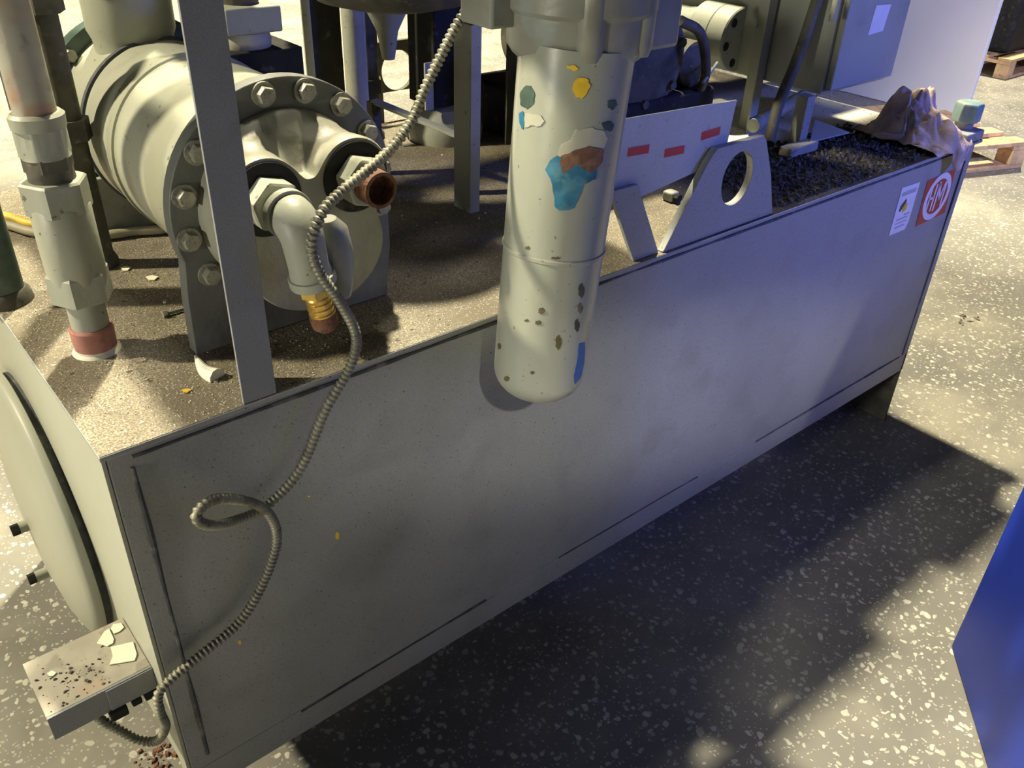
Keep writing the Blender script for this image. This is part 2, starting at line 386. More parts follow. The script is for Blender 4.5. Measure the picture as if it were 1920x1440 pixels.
def tag(o, label=None, cat=None, group=None, kind=None):
    if label: o['label'] = label
    if cat: o['category'] = cat
    if group: o['group'] = group
    if kind: o['kind'] = kind
    return o
def thing(name, label, cat, loc, group=None):
    o = bpy.data.objects.new(name, None); COL.objects.link(o); o.location = loc; o['_org'] = tuple(loc)
    o.empty_display_size = .05
    return tag(o, label, cat, group)
def clone_part(src, parent, delta, rot=None):
    c = src.copy(); COL.objects.link(c); c.parent = parent; c.location = src.location + Vector(delta)
    return c
def circle(cx, cy, r, n=48, ry=None, a0=0):
    ry = ry or r
    return [(cx + r * math.cos(a0 + 2 * math.pi * i / n), cy + ry * math.sin(a0 + 2 * math.pi * i / n)) for i in range(n)]
def spline(P, step):
    """Catmull-Rom through P, resampled at an even step"""
    P = [Vector(p) for p in P]; Q = [P[0] * 2 - P[1]] + P + [P[-1] * 2 - P[-2]]
    fine = []
    for i in range(1, len(Q) - 2):
        a, b, c, d = Q[i - 1], Q[i], Q[i + 1], Q[i + 2]
        for k in range(40):
            t = k / 40
            fine.append(.5 * ((2 * b) + (c - a) * t + (2 * a - 5 * b + 4 * c - d) * t * t + (3 * b - a - 3 * c + d) * t ** 3))
    fine.append(P[-1])
    out = [fine[0]]; acc = 0
    for p, q in zip(fine, fine[1:]):
        L = (q - p).length; 
        if L < 1e-9: continue
        t = step - acc
        while t <= L:
            out.append(p + (q - p) * (t / L)); t += step
        acc = L - (t - step)
    return out
def hexhead(name, c, ax, r, h, parent, mat='bolt', washer=True):
    m = MB()
    if washer: m.lathe(c, ax, [(0, r * 1.35), (h * .25, r * 1.35)], 24)
    m.lathe(c, ax, [(h * .2, r, 6), (h * .9, r, 6), (h, r * .93, 6, r * .9)], 24)
    return m.build(name, mat, parent, smooth=30)
XZ = lambda y: (lambda u, v, w_: Vector((u, y + w_, v)))
YZ = lambda x: (lambda u, v, w_: Vector((x + w_, u, v)))

T = 0.847      # tank top
# ================================================================== SETTING
f = MB(); f.box((-9, -6, -.1), (26, 30, 0)); fo = f.build('floor', 'floor', smooth=0); tag(fo, kind='structure')

# ================================================================== OIL TANK
tank = thing('oil_tank', 'long grey steel oil tank on plate feet with round sealed end cover and red sticker', 'tank', (1.06, .465, 0))
m = MB(); m.box((.008, .006, .235), (2.110, .924, .839)); m.build('tank_body', 'tank', tank, bevel=.002)
m = MB(); m.box((0.0, -.004, .8395), (2.122, .934, .8464)); tp_ = m.build('top_plate', 'tank', tank, bevel=.0012)
m = MB(); m.box((.0012, -.0028, .8465), (2.1208, .9328, .847)); m.build('dirt_layer', 'top', tp_, smooth=0)
m = MB(); m.box((.008, .006, .177), (2.110, .014, .235)); tag(m.build('skirt', 'tank', tank, bevel=.001))
m = MB(); m.box((.008, .916, .177), (2.110, .924, .235)); m.build('skirt', 'tank', tank, bevel=.001)
# end sheet over the left face (cream side)
def foot(x, d0, hole=True, mat='tank'):
    y0, y1 = d0
    out = [(y0, 0), (y0, .234), (y1, .234), (y1, .06), (y1 - .05, 0)] if y0 < .4 else [(y1, 0), (y1, .234), (y0, .234), (y0, .06), (y0 + .05, 0)]
    m = MB()
    hs = [circle((y0 + y1) / 2 - .03 if y0 < .4 else (y0 + y1) / 2, .105, .028, 28)] if hole else []
    m.holed(out, hs, .008, YZ(x)); return m.build('foot_plate', mat, tank, bevel=.0008)
foot(2.098, (.006, .28), mat='dirty'); foot(2.098, (.65, .924), mat='dirty')  # dark material puts the unlit look of the right feet into their colour
m = MB(); m.box((.004, .004, .0), (.012, .05, .235)); m.build('foot_plate', 'endpaint', tank, bevel=.001)
foot(.006, (.70, .924))
m = MB(); m.box((.0025, .006, .235), (.0075, .924, .8385)); m.build('end_sheet', 'endpaint', tank, bevel=.0005)
# welds / dirty joints
def seamline(pts, r, name='weld_seam', par=None):
    P = spline(pts, .006)
    m = MB(); m.tube(P, lambda i: r * (.75 + .5 * noise.noise(Vector((i * .06, r * 900, 2)))), 8)
    return m.build(name, 'seam', par or tank)
seamline([(.036, .006, .26), (.035, .006, .55), (.034, .006, .812)], .0048)
seamline([(.036, .006, .826), (.6, .006, .828), (1.2, .006, .829), (2.06, .006, .829)], .0036)
seamline([(2.076, .006, .24), (2.078, .006, .5), (2.078, .006, .80)], .0042)
seamline([(.19, .006, .231), (.38, .006, .235), (.575, .006, .238)], .0032)
seamline([(.76, .006, .236), (1.0, .006, .235), (1.19, .006, .233)], .0022)
seamline([(1.40, .006, .236), (1.7, .006, .237), (2.06, .006, .236)], .0036)
# round cover on the end
cy_, cz_ = .467, .467
m = MB(); m.lathe((.0025, cy_, cz_), (-1, 0, 0), [(0, .231), (.011, .231)], 96); m.build('gasket', 'seam', tank)
m = MB(); m.lathe((-.0085, cy_, cz_), (-1, 0, 0), [(0, .236), (.001, .239), (.010, .239), (.014, .236), (.020, .225), (.030, .19), (.038, .13), (.042, .06), (.043, .012)], 96)
cover = m.build('end_cover', 'endpaint', tank, smooth=60)
for (yy, zz) in ((.467, .440), (.50, .30)):
    m = MB(); m.lathe((-.044, yy, zz), (-1, 0, 0), [(0, .010), (.02, .010)], 20)
    b_ = m.build('cover_boss', 'endpaint', cover)
    m = MB(); m.lathe((-.0645, yy, zz), (-1, 0, 0), [(0, .010, 6), (.012, .010, 6)], 24)
    m.build('cover_bolt', 'black', cover)
# stickers on the front face
def sheet(pts, y=0.0, th=.0006):
    return MB().poly(pts, th, XZ(y))
s = sheet([(1.903, .782), (1.912, .664), (2.056, .667), (2.040, .786)], .0050).build('logo_sticker', 'red', tank, smooth=0)
s['label'] = 'red square sticker with a white ring around the letters HM'
def ringpts(cx, cz, rx, rz, n=56): return circle(cx, cz, rx, n, rz)
ring = MB(); ring.holed(ringpts(1.980, .727, .062, .060), [ringpts(1.980, .727, .047, .045)], .0005, XZ(.0044)); ring.build('sticker_ring', 'stickerwhite', s, smooth=0)
lt = MB()
def stroke(a, b, wd, y=.0043):
    a = Vector((a[0], 0, a[1])); b = Vector((b[0], 0, b[1])); d = (b - a).normalized(); nn = Vector((-d.z, 0, d.x)) * wd / 2
    q = [a + nn, b + nn, b - nn, a - nn]; lt.poly([(p.x, p.z) for p in q], .0005, XZ(y))
stroke((1.942, .699), (1.942, .757), .0068); stroke((1.963, .693), (1.963, .762), .0068); stroke((1.942, .728), (1.963, .728), .0068)
stroke((1.978, .690), (1.978, .765), .0068); stroke((1.979, .762), (1.994, .715), .0068); stroke((1.994, .715), (2.0068, .760), .0068); stroke((2.011, .697), (2.011, .762), .0068)
lt.build('sticker_letters', 'stickerwhite', s, smooth=0)
lb = sheet([(1.783, .790), (1.865, .787), (1.866, .690), (1.858, .670), (1.784, .671)], .0050).build('warning_label', 'stickerwhite', tank, smooth=0)
lb['label'] = 'white label with small black and yellow mark'
sheet([(1.800, .742), (1.819, .757), (1.824, .748), (1.806, .727), (1.798, .729)], .0045, .0004).build('black_mark', 'stickerblack', lb, smooth=0)
sheet([(1.822, .746), (1.832, .742), (1.832, .726), (1.818, .722), (1.812, .733)], .0045, .0004).build('yellow_mark', 'yellow', lb, smooth=0)
for (x0, x1, z0, z1) in ((1.792, 1.856, .766, .776), (1.80, 1.85, .704, .708), (1.797, 1.852, .695, .698), (1.80, 1.845, .684, .688), (1.83, 1.856, .712, .716)):
    MB().poly([(x0, z0), (x1, z0), (x1, z1), (x0, z1)], .0003, XZ(.0046)).build('print_line', 'stickergrey', lb, smooth=0)
# small yellow paint drops on the face
for (px, py, a, b) in ((633, 1005, .0030, .0075), (450, 1205, .002, .005), (580, 931, .0018, .0018)):
    p = pt(px, py, 'y', .005)
    sheet(circle(p.x, p.z, a, 16, b), .0052, .0006).build('yellow_paint_drop', 'yellow', tank, smooth=0)

# raised lip on the far right of the top
m = MB(); m.box((2.035, -.002, T + .0002), (2.121, .11, T + .024)); m.build('corner_pad', 'tank', tank, bevel=.003)

# ================================================================== HEAT EXCHANGER
FC = (.335, 1.03)
ex = thing('heat_exchanger', 'large grey horizontal heat exchanger shell with bolted round flange', 'heat exchanger', (.33, .4, T))
m = MB()
prof = [(0.16, .136), (.2, .136), (.30, .137), (.41, .136), (.412, .139), (.424, .139), (.426, .135), (.66, .135)]
m.lathe((FC[0], 0, FC[1]), (0, 1, 0), prof, 72); shell = m.build('shell', 'shell', ex, smooth=40)
m = MB(); m.lathe((FC[0], 0, FC[1]), (0, 1, 0), [(.54, .1355), (.542, .139), (.552, .139), (.554, .1355)], 72); m.build('shell_band', 'seam', ex)
# front tube plate: round on top, square foot below
out = []
for i in range(41):
    a = math.radians(-18 + 216 * i / 40)
    out.append((FC[0] + .160 * math.cos(a), FC[1] + .160 * math.sin(a)))
out += [(.178, .93), (.176, T + .001), (.478, T + .001), (.488, .93)]
m = MB(); m.poly(out, .022, XZ(.145)); m.build('flange_plate', 'flange', ex, bevel=.0015)
m = MB(); m.lathe((FC[0], 0, FC[1]), (0, 1, 0), [(.655, .158), (.685, .158)], 64); m.build('rear_flange', 'darkgreen', ex, bevel=.001)
m = MB(); m.poly([(.20, T + .001), (.47, T + .001), (.455, .95), (.215, .95)], .012, XZ(.60)); m.build('rear_saddle', 'paint', ex, bevel=.001)
first = None
for k in range(16):
    a = math.radians(8 + 22.5 * k)
    c = Vector((FC[0] + .143 * math.cos(a), .145, FC[1] + .143 * math.sin(a)))
    if c.z < .915: continue
    hexhead('flange_bolt', c, (0, -1, 0), .0115, .014, ex)
for k in range(12):
    a = math.radians(15 + 30 * k)
    c = Vector((FC[0] + .146 * math.cos(a), .655, FC[1] + .146 * math.sin(a)))
    hexhead('flange_bolt', c, (0, -1, 0), .010, .014, ex, washer=False)
# lobed end bonnet
P1 = Vector((.268, 0, 1.070)); P2 = Vector((.392, 0, 1.074)); BC = Vector((.332, 0, 1.020))
def lobed(theta):
    d = Vector((math.cos(theta), 0, math.sin(theta))); best = 0
    for c, rx, rz in ((P1, .052, .052), (P2, .052, .052), (Vector((.332, 0, .985)), .098, .082), (Vector((.332, 0, 1.03)), .09, .055)):
        o = BC - c
        A = (d.x / rx) ** 2 + (d.z / rz) ** 2; B = 2 * (o.x * d.x / rx ** 2 + o.z * d.z / rz ** 2); C_ = (o.x / rx) ** 2 + (o.z / rz) ** 2 - 1
        q = B * B - 4 * A * C_
        if q >= 0: best = max(best, (-B + math.sqrt(q)) / (2 * A))
    return best
n = 120
L0 = [lobed(2 * math.pi * i / n) for i in range(n)]
for _ in range(3): L0 = [(L0[i - 1] + L0[i] * 2 + L0[(i + 1) % n]) / 4 for i in range(n)]
rr = []
for (y, k, sc_) in ((.145, 0, 1), (.138, 0, 1), (.130, .05, .99), (.118, .4, .97), (.105, .85, .97), (.095, 1, .985), (.072, 1, 1), (.068, 1, .985)):
    ring_ = []
    for i in range(n):
        a = 2 * math.pi * i / n
        rad = (.122 * (1 - k) + L0[i] * k) * sc_
        ring_.append(Vector((BC.x + rad * math.cos(a), y, BC.z + (.010 * (1 - k)) + rad * math.sin(a))))
    rr.append(ring_)
m = MB(); m.rings(rr); bonnet = m.build('bonnet', 'bonnet', ex, smooth=40)
for c, nm in ((P1, 1), (P2, 2)):
    m = MB(); m.lathe((c.x, .068, c.z), (0, -1, 0), [(0, .046), (.003, .046), (.004, .040)], 40); m.build('port_ring', 'black', bonnet)
    m = MB(); m.lathe((c.x, .062, c.z), (0, -1, 0), [(0, .033, 6), (.026, .033, 6), (.028, .030, 6, .029)], 48, phase=.35); m.build('hex_bushing', 'paint', bonnet, smooth=28)
# open rusty nipple in right port
m = MB(); m.lathe((P2.x, .036, P2.z), (0, -1, 0), [(0, .023), (.030, .023), (.0305, .0185), (.006, .0185), (.005, .001)], 40, cap=False); m.build('open_nipple', 'rust', bonnet)
# nozzle and its clamp on top
NZ = (.318, .60)
m = MB(); m.lathe((NZ[0], NZ[1], 1.13), (0, 0, 1), [(0, .058), (.03, .060), (.045, .066), (.10, .066), (.102, .069), (.112, .069), (.114, .058), (.40, .058)], 48); m.build('inlet_nozzle', 'shell', ex)
# elbow with brass hose tail on left port
el = thing('pipe_elbow', 'pale grey threaded pipe elbow turning down from the left bonnet port with brass hose tail', 'pipe fitting', (P1.x, 0, .95))
c0 = Vector((P1.x, .036, P1.z)); path = [c0, c0 + Vector((0, -.02, 0))]
R_ = .030; cen = c0 + Vector((0, -.022, -R_))
for i in range(1, 9):
    a = math.radians(90 * i / 8); path.append(Vector((c0.x + .002 * i / 8, cen.y - R_ * math.sin(a), cen.z + R_ * math.cos(a))))
e_end = path[-1]; path += [e_end + Vector((.003, 0, -.025)), e_end + Vector((.006, 0, -.042))]
P = path
rad = [.020, .020, .0265, .027, .027, .0265, .026, .0255, .025, .0245, .024, .026]
rad = (rad + [.0265] * 20)[:len(P)]; rad[1] = .0205
m = MB(); m.tube(P, lambda i: rad[i], 28); m.build('elbow', 'paint', el, smooth=50)
m = MB(); m.tube([c0 + Vector((0, -.018, 0)), c0 + Vector((0, -.030, .0))], .0298, 32); m.build('elbow_collar', 'paint', el, bevel=.001)
q = P[-1]; ax = (P[-1] - P[-2]).normalized()
m = MB(); m.lathe(q + ax * -.004, ax, [(0, .0285), (.012, .0285), (.013, .024)], 32); m.build('elbow_collar', 'paint', el, bevel=.001)
m = MB(); m.lathe(q + ax * .009, ax, [(0, .020, 6), (.014, .020, 6)], 36)
prof = [(.014, .014)]
for k in range(4): prof += [(.018 + k * .008, .0165), (.024 + k * .008, .0150), (.0245 + k * .008, .0165)]
m.lathe(q + ax * .009, ax, prof, 28); m.build('hose_tail', 'brass', el)
m = MB(); m.lathe(q + ax * .052, ax, [(0, .0165), (.010, .0175), (.018, .0165), (.024, .011)], 28); m.build('rusty_tip', 'rust', el)
m = MB(); m.lathe(q + Vector((.034, .012, .062)), Vector((.14, .05, -1)), [(0, .010), (.015, .021), (.05, .023), (.085, .018), (.11, .010)], 18); m.build('tape_wrap', 'canhead', el)

# ================================================================== LEFT RISER PIPE
bx, by = pt(182, 655, 'z', T).x, pt(182, 655, 'z', T).y
riser = thing('riser_pipe', 'thick grey riser pipe with hex unions and red-brown base near left corner of tank top', 'pipe', (bx, by, T))
def zz(py):  # height on the riser's axis for a photo row
    return pt(182 - (655 - py) * .262, py, 'y', by).z
def seg(name, rows, mat, **k):
    m = MB(); m.lathe((bx, by, 0), (0, 0, 1), [(zz(r[0]),) + tuple(r[1:]) for r in rows], 48, phase=.15); return m.build(name, mat, riser, smooth=30, **k)
seg('base_weld', [(662, .033), (655, .031), (650, .027), (640, .026)], 'putty')
seg('base_socket', [(652, .0265), (612, .0275), (608, .0255)], 'pink')
seg('nipple', [(612, .0235), (545, .0235)], 'paint')
seg('union_nut', [(556, .039, 6), (508, .039, 6), (503, .036, 6, .036)], 'paint')
seg('union_body', [(520, .034), (500, .0355), (385, .0355), (380, .034)], 'shell')
seg('union_nut', [(392, .0395, 6), (338, .0395, 6), (334, .037, 6, .036)], 'paint')
seg('neck', [(340, .027), (318, .026), (314, .029, 6), (290, .029, 6)], 'dirty')
seg('union_nut', [(292, .0275), (286, .030, 6), (240, .030, 6), (236, .028)], 'paint')
seg('collar', [(238, .030), (214, .031), (208, .027)], 'shell')
m = MB(); m.lathe((bx, by, 0), (0, 0, 1), [(zz(212), .0235), (1.43, .0235)], 40); m.build('pipe_tube', 'rustpipe', riser)

# pipes behind the riser
def vpipe(name, label, x, y, r, z1, mat, nuts=(), nmat_='dirty', z0=T):
    t = thing(name, label, 'pipe', (x, y, z0))
    m = MB(); m.lathe((x, y, 0), (0, 0, 1), [(z0, r), (z1, r)], 32); m.build('pipe_tube', mat, t)
    for (za, zb, k) in nuts:
        m = MB(); m.lathe((x, y, 0), (0, 0, 1), [(za, r * k, 6), (zb, r * k, 6)], 36); m.build('hex_nut', nmat_, t, smooth=28)
    m = MB(); m.lathe((x, y, 0), (0, 0, 1), [(z0, r * 1.3), (z0 + .012, r * 1.25), (z0 + .02, r * 1.05)], 32); m.build('base_flange', nmat_, t)
    return t
rp_ = pt(146, 560, 'z', T)
vpipe('return_pipe', 'pale grey straight pipe just behind left of the hex union riser', rp_.x, rp_.y, .021, 1.43, 'paint', [], 'paint')
vpipe('drain_pipe', 'thin dark dirty pipe with hex nut between riser and heat exchanger', .172, .50, .019, 1.43, 'dirty', [(1.225, 1.265, 1.6), (1.05, 1.08, 1.5)])
vpipe('dark_pipe', 'dark green pipe at the far left edge of tank top', .018, .46, .03, 1.43, 'darkgreen')

# ================================================================== VALVE ON THE EXCHANGER
va = thing('isolation_valve', 'dirty grey block valve standing on black pad atop heat exchanger behind front post', 'valve', (.45, .40, 1.12))
YV = .42
a = pt(425, 100, 'y', YV); b = pt(568, 100, 'y', YV); c = pt(570, 140, 'y', YV)
m = MB(); m.box((a.x, YV, c.z - .02), (b.x, YV + .10, a.z - .003)); m.build('mounting_pad', 'black', va, bevel=.002)
cx = (a.x + b.x) / 2 - .01; z0 = a.z - .003
m = MB(); m.lathe((cx, YV + .05, z0), (0, 0, 1), [(0, .040), (.012, .042), (.022, .038), (.024, .034)], 40); m.build('valve_base', 'rustpipe', va)
m = MB(); m.box((cx - .045, YV + .004, z0 + .024), (cx + .045, YV + .096, z0 + .062)); m.build('valve_block', 'paint', va, bevel=.003)
m = MB(); m.lathe((cx, YV + .05, z0), (0, 0, 1), [(.062, .028), (.075, .030), (.078, .020), (.20, .020)], 32); m.build('valve_stem', 'dirty', va)

# ================================================================== FRONT POST
def angle_post(name, label, x0, x1, y, z0, z1, mat='post', leg=.045, side=1):
    t = thing(name, label, 'post', ((x0 + x1) / 2, y, z0))
    m = MB()
    m.box((x0, y, z0), (x1, y + .0045, z1)); m.build('front_leg', mat, t, bevel=.0006)
    m = MB()
    if side > 0: m.box((x1 - .0045, y + .0046, z0), (x1, y + leg, z1))
    else: m.box((x0, y + .0046, z0), (x0 + .0045, y + leg, z1))
    m.build('side_leg', mat, t, bevel=.0006)
    return t
angle_post('frame_post', 'tall bluish-grey flat post rising from the front edge of tank near the left', .1745, .2185, -.002, T + .0005, 1.44)
angle_post('frame_post', 'dark-sided angle post with pale edge behind the heat exchanger', .775, .862, .905, T + .0005, 1.44, 'black', .03)
m = MB(); m.box((.768, .90, T + .0005), (.788, .904, 1.44));  # separate pale sheet imitating the lit edge of the dark post
ep = m.build('lit_edge_strip', 'paint'); ep.name = 'post_lit_edge'; tag(ep, 'narrow pale strip imitating the lit edge of the dark post behind heat exchanger', 'strip')
angle_post('frame_post', 'thin pale angle post in front of the black column at picture centre', .784, .806, .335, T + .0005, 1.178, 'paint', .05, -1)
angle_post('frame_post', 'slim dark post just left of the hanging filter', 1.105, 1.128, .62, T + .0005, 1.44, 'dirty', .03)
angle_post('frame_post', 'pale grey-green post between round bolted motor flange and electrical cabinet', 1.652, 1.682, .36, T + .0005, 1.44, 'paint', .045)
# twin pipes behind
vpipe('vertical_pipe', 'pale green vertical pipe behind the exchanger flange, lit on its left', .832, .80, .024, 1.43, 'paint')
vpipe('vertical_pipe', 'dark dirty vertical pipe right of the pale one', .882, .835, .024, 1.43, 'dirty', [(.95, .98, 1.3)])

# ================================================================== OVERHEAD RECEIVER AND FRAME
rc = thing('oil_separator', 'dark round vessel bottom hanging from the frame at the top of picture', 'vessel', (.72, .47, 1.19))
m = MB(); m.lathe((.72, .47, 1.19), (0, 0, 1), [(0, .02), (.004, .08), (.016, .13), (.04, .16), (.08, .172), (.24, .172)], 56); m.build('vessel_body', 'dirty', rc, smooth=60)
m = MB(); m.lathe((.775, .58, 1.08), (0, 0, 1), [(0, .012), (.05, .02), (.10, .045), (.13, .06)], 28); m.build('drain_cone', 'paint', rc)
fr = thing('machine_frame', 'unseen grey steel frame above the tank that carries the vessels, with plates added for shade', 'frame', (.9, .45, 1.44))
for (a, b) in (((.06, .011, 1.441), (1.0, .07, 1.50)), ((.06, .87, 1.441), (2.0, .93, 1.50)), ((.28, .071, 1.441), (.33, .869, 1.50)), ((.951, .071, 1.441), (1.0, .869, 1.50)), ((1.40, .20, 1.441), (1.45, .869, 1.50))):
    m = MB(); m.box(a, b); m.build('beam', 'post', fr, bevel=.002)
for (a, b) in (((.84, .2, 1.501), (1.46, .26, 1.51)), ((.84, .2605, 1.501), (.98, .93, 1.51)), ((1.24, .2605, 1.501), (1.46, .93, 1.51)), ((.9805, .45, 1.501), (1.2395, .93, 1.51)), ((1.4605, .24, 1.501), (1.88, .56, 1.51)), ((1.8805, .57, 1.501), (2.1, .93, 1.51)), ((.62, .08, 1.501), (1.12, .1995, 1.51)), ((.40, .42, 1.501), (.52, .93, 1.51)), ((.5205, .665, 1.501), (.8395, .93, 1.51))):  # unseen plates, added and gapped to shade the tank top and floor
    m = MB(); m.box(a, b); m.build('shade_plate', 'post', fr)

# ================================================================== BLACK COLUMN, LUG, BRACE (middle background)
col_ = thing('pump_stand', 'black square pump column standing in a grey cup behind the thin centre post', 'column', (1.03, .70, T))
a = pt(815, 180, 'y', .70); b = pt(900, 195, 'y', .70)
m = MB(); m.box((a.x, .70, .93), (b.x, .80, 1.44)); m.build('column', 'black', col_, bevel=.003)
m = MB(); m.lathe(((a.x + b.x) / 2, .75, T), (0, 0, 1), [(0, .085), (.02, .088), (.05, .083), (.075, .07), (.085, .05)], 40); m.build('cup_base', 'paint', col_)
m = MB(); m.box((a.x - .024, .70, .93), (a.x - .003, .705, 1.03)); m.build('side_tab', 'paint', col_, bevel=.001)

def lug_outline(xa, xb, zt): return [(xa, T + .001), (xb, T + .001), (xb - .03, zt), (xa + .03, zt)]
rl = thing('lifting_lug', 'dark lifting lug plate with round hole on rear edge of tank top', 'lifting lug', (1.05, .925, T))
m = MB(); m.holed([(.94, .915), (1.135, .915), (1.115, 1.03), (.96, 1.03)], [circle(1.020, .962, .046, 40)], .012, XZ(.925)); m.build('lug_plate', 'dirty', rl, bevel=.001, smooth=30)
m = MB(); m.box((.945, .925, T + .0005), (.975, .937, .9155)); m.build('lug_leg', 'dirty', rl); m = MB(); m.box((1.10, .925, T + .0005), (1.13, .937, .9155)); m.build('lug_leg', 'dirty', rl)
br_ = thing('flat_brace', 'grey-green flat bar brace lying diagonally over the tank top behind conduit', 'brace', (.96, .7, T))
a = pt(700, 186, 'y', .62); b = pt(885, 262, 'y', .42)
d = (b - a); dn = Vector((-d.y, d.x, 0)).normalized() * .011
m = MB(); up = Vector((0, 0, .006))
m.rings([[a + dn, a - dn, a - dn - up, a + dn - up], [b + dn, b - dn, b - dn - up, b + dn - up]]); m.build('brace_bar', 'paint', br_, bevel=.0008)
m = MB(); m.box((a.x - .01, a.y - .01, T + .0005), (a.x + .01, a.y + .01, a.z - .004)); m.build('brace_foot', 'dirty', br_)
m = MB(); m.box((b.x - .01, b.y - .01, T + .0005), (b.x + .01, b.y + .01, b.z - .004)); m.build('brace_foot', 'dirty', br_)

# ================================================================== FRONT LIFTING LUG + NAME PANEL
fl = thing('lifting_lug', 'blue-lit lifting lug plate with oval hole and slanted edge on front edge of tank', 'lifting lug', (1.1, 0, T))
hole = circle(1.127, .944, .043, 44, .049)
m = MB(); m.holed([(.948, T + .001), (1.262, T + .001), (1.232, .93), (1.196, 1.000), (1.186, 1.011), (1.055, 1.011), (1.035, .99)], [hole], .014, XZ(.001)); m.build('lug_plate', 'tank', fl, bevel=.0010, smooth=30)
m = MB(); m.poly([(.880, T + .001), (.942, T + .001), (.868, .985), (.806, .985)], .008, XZ(.006)); m.build('slanted_strip', 'tank', fl, bevel=.001)
pn = thing('name_panel', 'pale blue-grey sheet panel with three small red stickers right of the hanging filter', 'panel', (.95, .02, .95))
m = MB(); m.poly([(.775, 1.094), (1.108, 1.081), (1.100, .990), (1.03, .972), (.80, .945)], .0035, XZ(.0165)); m.build('panel_sheet', 'lightplate', pn, bevel=.0006)
for (x0, y0, x1, y1) in ((1177, 287, 1217, 279), (1246, 289, 1283, 280), (1315, 257, 1350, 245)):
    a = pt(x0, y0, 'y', .016); b = pt(x1, y1, 'y', .016)
    s = MB().poly([(a.x, a.z - .006), (b.x, b.z - .007), (b.x, b.z + .007), (a.x, a.z + .008)], .0006, XZ(.0158)).build('red_sticker', 'red', pn, smooth=0)

# ================================================================== HANGING FILTER
ft = thing('oil_filter', 'grey hanging filter bowl with peeling paint, blue and brown bare patches and yellow splash', 'filter', (.593, -.1, .765))
A_ = Vector((.574, -.10, .762)); B_ = Vector((.609, -.10, 1.245)); AX = (B_ - A_).normalized()
Rb, Rt = .0655, .0705
prof = []
for i in range(11):
    a = math.radians(90 * i / 10); prof.append((.042 * (1 - math.cos(a)), max(.0005, Rb - .044 + .044 * math.sin(a)) if i else .004))
prof.insert(1, (.0, Rb - .044))
LEN = (B_ - A_).length
def rad_at(t): return Rb + (Rt - Rb) * (t - .042) / (LEN - .042)
for k in range(1, 30):
    t = .042 + (LEN - .042) * k / 29
    prof.append((t, rad_at(t)))
m = MB(); m.lathe(A_, AX, prof, 80, cap=True); bowl = m.build('filter_bowl', 'can', ft, smooth=60)
tw = .228
m = MB(); m.lathe(A_, AX, [(tw - .004, rad_at(tw)), (tw - .002, rad_at(tw) + .0016), (tw + .002, rad_at(tw) + .0016), (tw + .004, rad_at(tw))], 80, cap=False); m.build('bowl_seam', 'can', bowl)
# peeled patches: outline in pixels, laid on the bowl's surface
U_ = Vector((1, 0, 0)); U_ = (U_ - AX * U_.dot(AX)).normalized(); V_ = AX.cross(U_)
def on_bowl(px, py, lift=.0008):
    c = Vector((px - 960, py - 720, FPX)); r = Vector((X_.dot(c), Y_.dot(c), Z_.dot(c))).normalized()
    # ray / tapered cylinder by marching
    lo = .5; hit = None; t = .6
    while t < 1.6:
        p = CAM + r * t; k = (p - A_).dot(AX); dist = (p - A_ - AX * k).length
        if dist <= rad_at(max(.042, k)) + lift: hit = p; break
        t += .0006
    if hit is None:   # graze: closest approach
        best = min((abs(((CAM + r * (q / 1000)) - A_ - AX * ((CAM + r * (q / 1000)) - A_).dot(AX)).length), q) for q in range(600, 1600, 2))[1] / 1000
        hit = CAM + r * best
    k = (hit - A_).dot(AX); rad_v = (hit - A_ - AX * k).normalized()
    a = math.atan2(rad_v.dot(V_), rad_v.dot(U_)) % (2 * math.pi)
    return a, k
def patch(name, pix, mat, lift=.0010, label=None):
    q = [on_bowl(*p) for p in pix]
    ca = sum(a for a, k in q) / len(q); ck = sum(k for a, k in q) / len(q)
    m = MB()
    def P(a, k, h):
        return A_ + AX * k + (U_ * math.cos(a) + V_ * math.sin(a)) * (rad_at(max(.042, k)) + h)
    dense = []
    for i in range(len(q)):
        a, b = q[i], q[(i + 1) % len(q)]
        for s_ in range(3):
            f_ = s_ / 3; j = .0009 * math.sin(i * 5.1 + s_ * 2.3)
            dense.append((a[0] + (b[0] - a[0]) * f_ + j * 8, a[1] + (b[1] - a[1]) * f_ + j))
    steps = 6; rings_ = []
    for s_ in range(steps + 1):
        f_ = 1 - s_ / steps * .98
        rings_.append([P(ca + (a - ca) * f_, ck + (k - ck) * f_, lift if s_ else .0001) for a, k in dense])
    rings_.insert(1, [P(a, k, lift) for a, k in dense])
    m.rings(rings_, cap=False)
    o = m.build(name, mat, bowl, smooth=50)
    if label: o['label'] = label
    return o
patch('bare_patch', [(1022, 318), (1032, 300), (1047, 290), (1062, 296), (1095, 300), (1122, 300), (1118, 335), (1095, 345), (1085, 372), (1075, 392), (1048, 396), (1040, 385), (1036, 345)], 'teal', .0008, 'blue underpaint patch')
patch('bare_patch', [(1052, 292), (1070, 285), (1105, 274), (1132, 282), (1128, 305), (1108, 325), (1090, 312), (1070, 308), (1056, 325), (1050, 310)], 'primer', .0012, 'brown primer patch')
patch('bare_patch', [(1045, 290), (1052, 272), (1072, 262), (1080, 243), (1110, 240), (1130, 245), (1140, 258), (1132, 277), (1105, 272), (1072, 284), (1056, 296)], 'oldgrey', .0010, 'pale grey underpaint patch')
patch('bare_patch', [(975, 175), (983, 162), (996, 160), (1003, 178), (1000, 195), (988, 205), (976, 195)], 'darkgreen')
patch('bare_patch', [(973, 213), (980, 207), (984, 222), (981, 243), (975, 235)], 'teal')
patch('bare_patch', [(985, 212), (1010, 214), (1022, 226), (1014, 236), (995, 236), (984, 240)], 'oldgrey', .0014)
